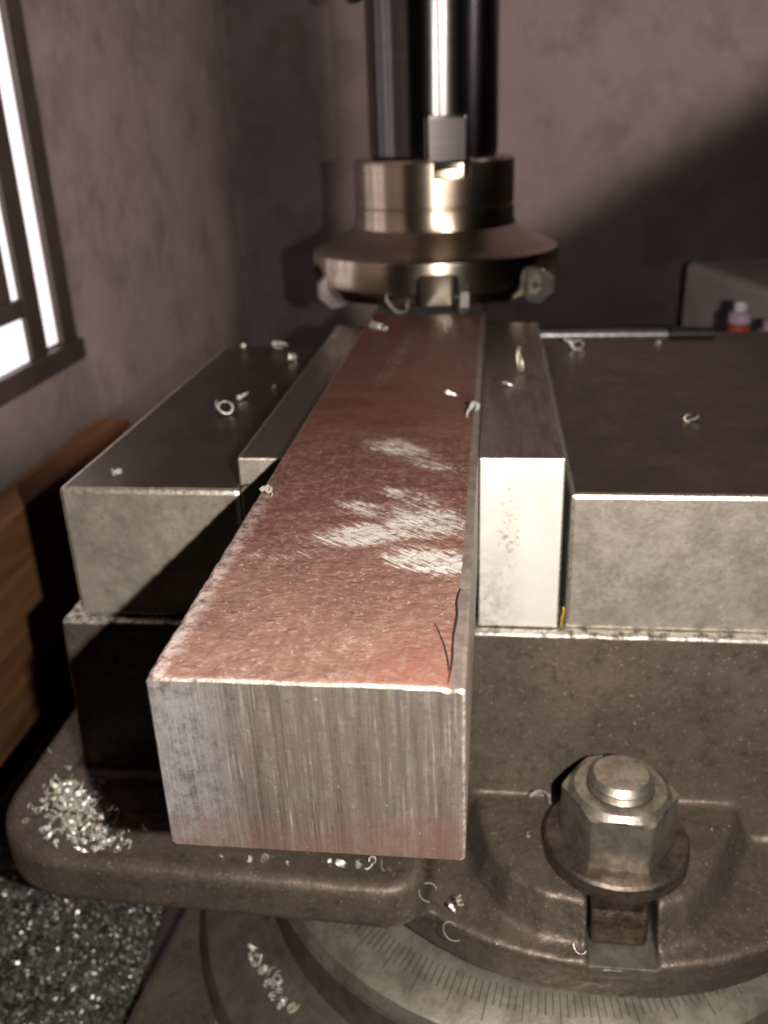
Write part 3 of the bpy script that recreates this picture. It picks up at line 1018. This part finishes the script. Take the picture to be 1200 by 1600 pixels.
for a in ((-69.4, 71.3, 0.5), (-61.1, 70.8, 0.7), (-57, 71.5, 0.7), (-50.3, 70.4, 0.5), (-35.5, 70.6, 0.8), (-31, 71.2, 0.8), (-27.6, 71.7, 0.8), (-24, 71, 0.6), (-39, 72, 0.5)):
    chip(a[0], a[1], ZF, a[2] * 1.4, 'small chip on the vise ledge just below the sawn bar end', 'chips below the bar end')
chip(-12.5, 68.5, -112.0, 1.0, 'curled chip below the right corner of the sawn bar end', kind=7, rot=(0.2, 0.1, 0.4))
chip(-3.5, 66.0, -113.5, 1.0, 'white ragged chip in the hollow left of the bolt boss', kind=2)
chip(-5.5, 65.2, -114.5, 0.8, 'bright chip touching the ragged chip left of the bolt boss', kind=5)
chip(-6.0, 60.5, -117.5, 1.0, 'thin hook shaped chip in the hollow below the ragged chip', kind=7, rot=(0.3, 0.2, 1.0))
chip(19.7, 99, -106.9, 1.5, 'large cream chip behind the washer, left of the nut', kind=4, rot=(1.3, 0.2, 0.5))
chip(15.0, 85.6, -107, 0.5, 'tiny white flake on the boss left of the washer', kind=5)
chip(66, 92, -107, 0.5, 'tiny dark speck of swarf on the boss right of the washer', kind=6)
chip(27, 58.5, -119.0, 0.8, 'thin chip on the rim in front of the slot', kind=3)
for i in range(230):
    t = random.random()
    u = random.gauss(0, 1)
    px_ = -126.5 + 25 * t ** 1.4 + u * 4.4
    py_ = 103 - 30.5 * t ** 0.62 + random.gauss(0, 4.2)
    if py_ > 70.0 and px_ > -137 and (px_ < -125.8 or py_ < 98):
        chip(px_, py_, ZF + random.random() ** 3 * 1.2, random.uniform(0.5, 1.15), 'chip in the heap on the left corner of the vise ledge', 'chips heaped on the ledge corner')
chip(-138.0, 112, ZF, 0.6, 'lone pale chip behind the heap on the vise ledge')
ZB = -171


def zbase(x_, y_):
    r = math.hypot(x_ - RX, y_ - RY)
    for (r0, z0), (r1, z1) in zip([(101, -166), (104, -169), (112, -171), (124, -178), (128, -186)], [(104, -169), (112, -171), (124, -178), (128, -186), (140, -186)]):
        if r0 <= r <= r1: return z0 + (z1 - z0) * (r - r0) / (r1 - r0)
    return -184


for i in range(30):
    t = random.random()
    x_, y_ = -73 + 19 * t + random.gauss(0, 1.1), 95 - 22 * t + random.gauss(0, 1.1)
    chip(x_, y_, zbase(x_, y_), random.uniform(0.7, 1.3), 'chip in the trail on the swivel base under the ledge', 'chips on the swivel base')
for i in range(12):
    x_, y_ = -86 + random.gauss(0, 2.5), 77 + random.gauss(0, 4)
    chip(x_, y_, zbase(x_, y_), random.uniform(0.7, 1.2), 'chip in the clump at the bottom edge, left of the trail', 'chips at the foot of the base')
ysl = strand('yellow_sliver', [(23.4, 111.3, -54.6), (23.5, 111.0, -52.5), (23.7, 111.0, -50.8), (24.0, 110.9, -49.0), (23.8, 111.2, -47.6)], 0.42, 'yellow')
tag(ysl, 'yellow sliver standing in the gap beside the bright jaw plate', 'sliver')

# fine swarf that covers the table, and glitter dust on the vise: past counting
base = [ribbon(0.5, 0.6, 0.3, 0.6, 0.12, 3, seed=1), ribbon(0.35, 1.0, 0.4, 0.5, 0.12, 4, seed=2), ribbon(0.8, 0.35, 0.2, 0.5, 0.12, 3, seed=3)]


def heap(name, pts, smin_, smax_, mat, label):
    vv, ff, nb = [], [], 0
    for x_, y_, z_ in pts:
        v, f = random.choice(base)
        mm = np.array(Euler([random.uniform(0, 6.28) for _ in range(3)]).to_matrix()) * random.uniform(smin_, smax_)
        q = v @ mm.T
        q[:, 2] -= q[:, 2].min()
        vv.append(q + np.array((x_, y_, z_)))
        ff += [tuple(i + nb for i in g) for g in f]
        nb += len(v)
    return tag(obj(name, mesh(name, np.concatenate(vv), ff), mat), label, 'swarf', kind='stuff')


pts = []
for i in range(15000):
    x_, y_ = random.uniform(-221, -112), random.uniform(20, 175)
    if x_ < -119 - (y_ - 100) * 0.1:
        pts.append((x_, y_, -205 + random.random() ** 2 * 3.0))
heap('fine_swarf', pts, 0.8, 1.9, 'swarf', 'glittering grey swarf covering the table below the vise')
dust = []
for i in range(420):
    x_, y_ = random.uniform(-115, -4), random.uniform(67, 78)
    dust.append((x_, y_, ZF))
for i in range(160):
    x_, y_ = random.uniform(3, 74), random.uniform(72, 102)
    if math.hypot(x_ - CX, y_ - CY) > 21: dust.append((x_, y_, -107.2))
heap('metal_dust', dust, 0.12, 0.34, 'swarf', 'fine metal dust sprinkled on the vise ledge')
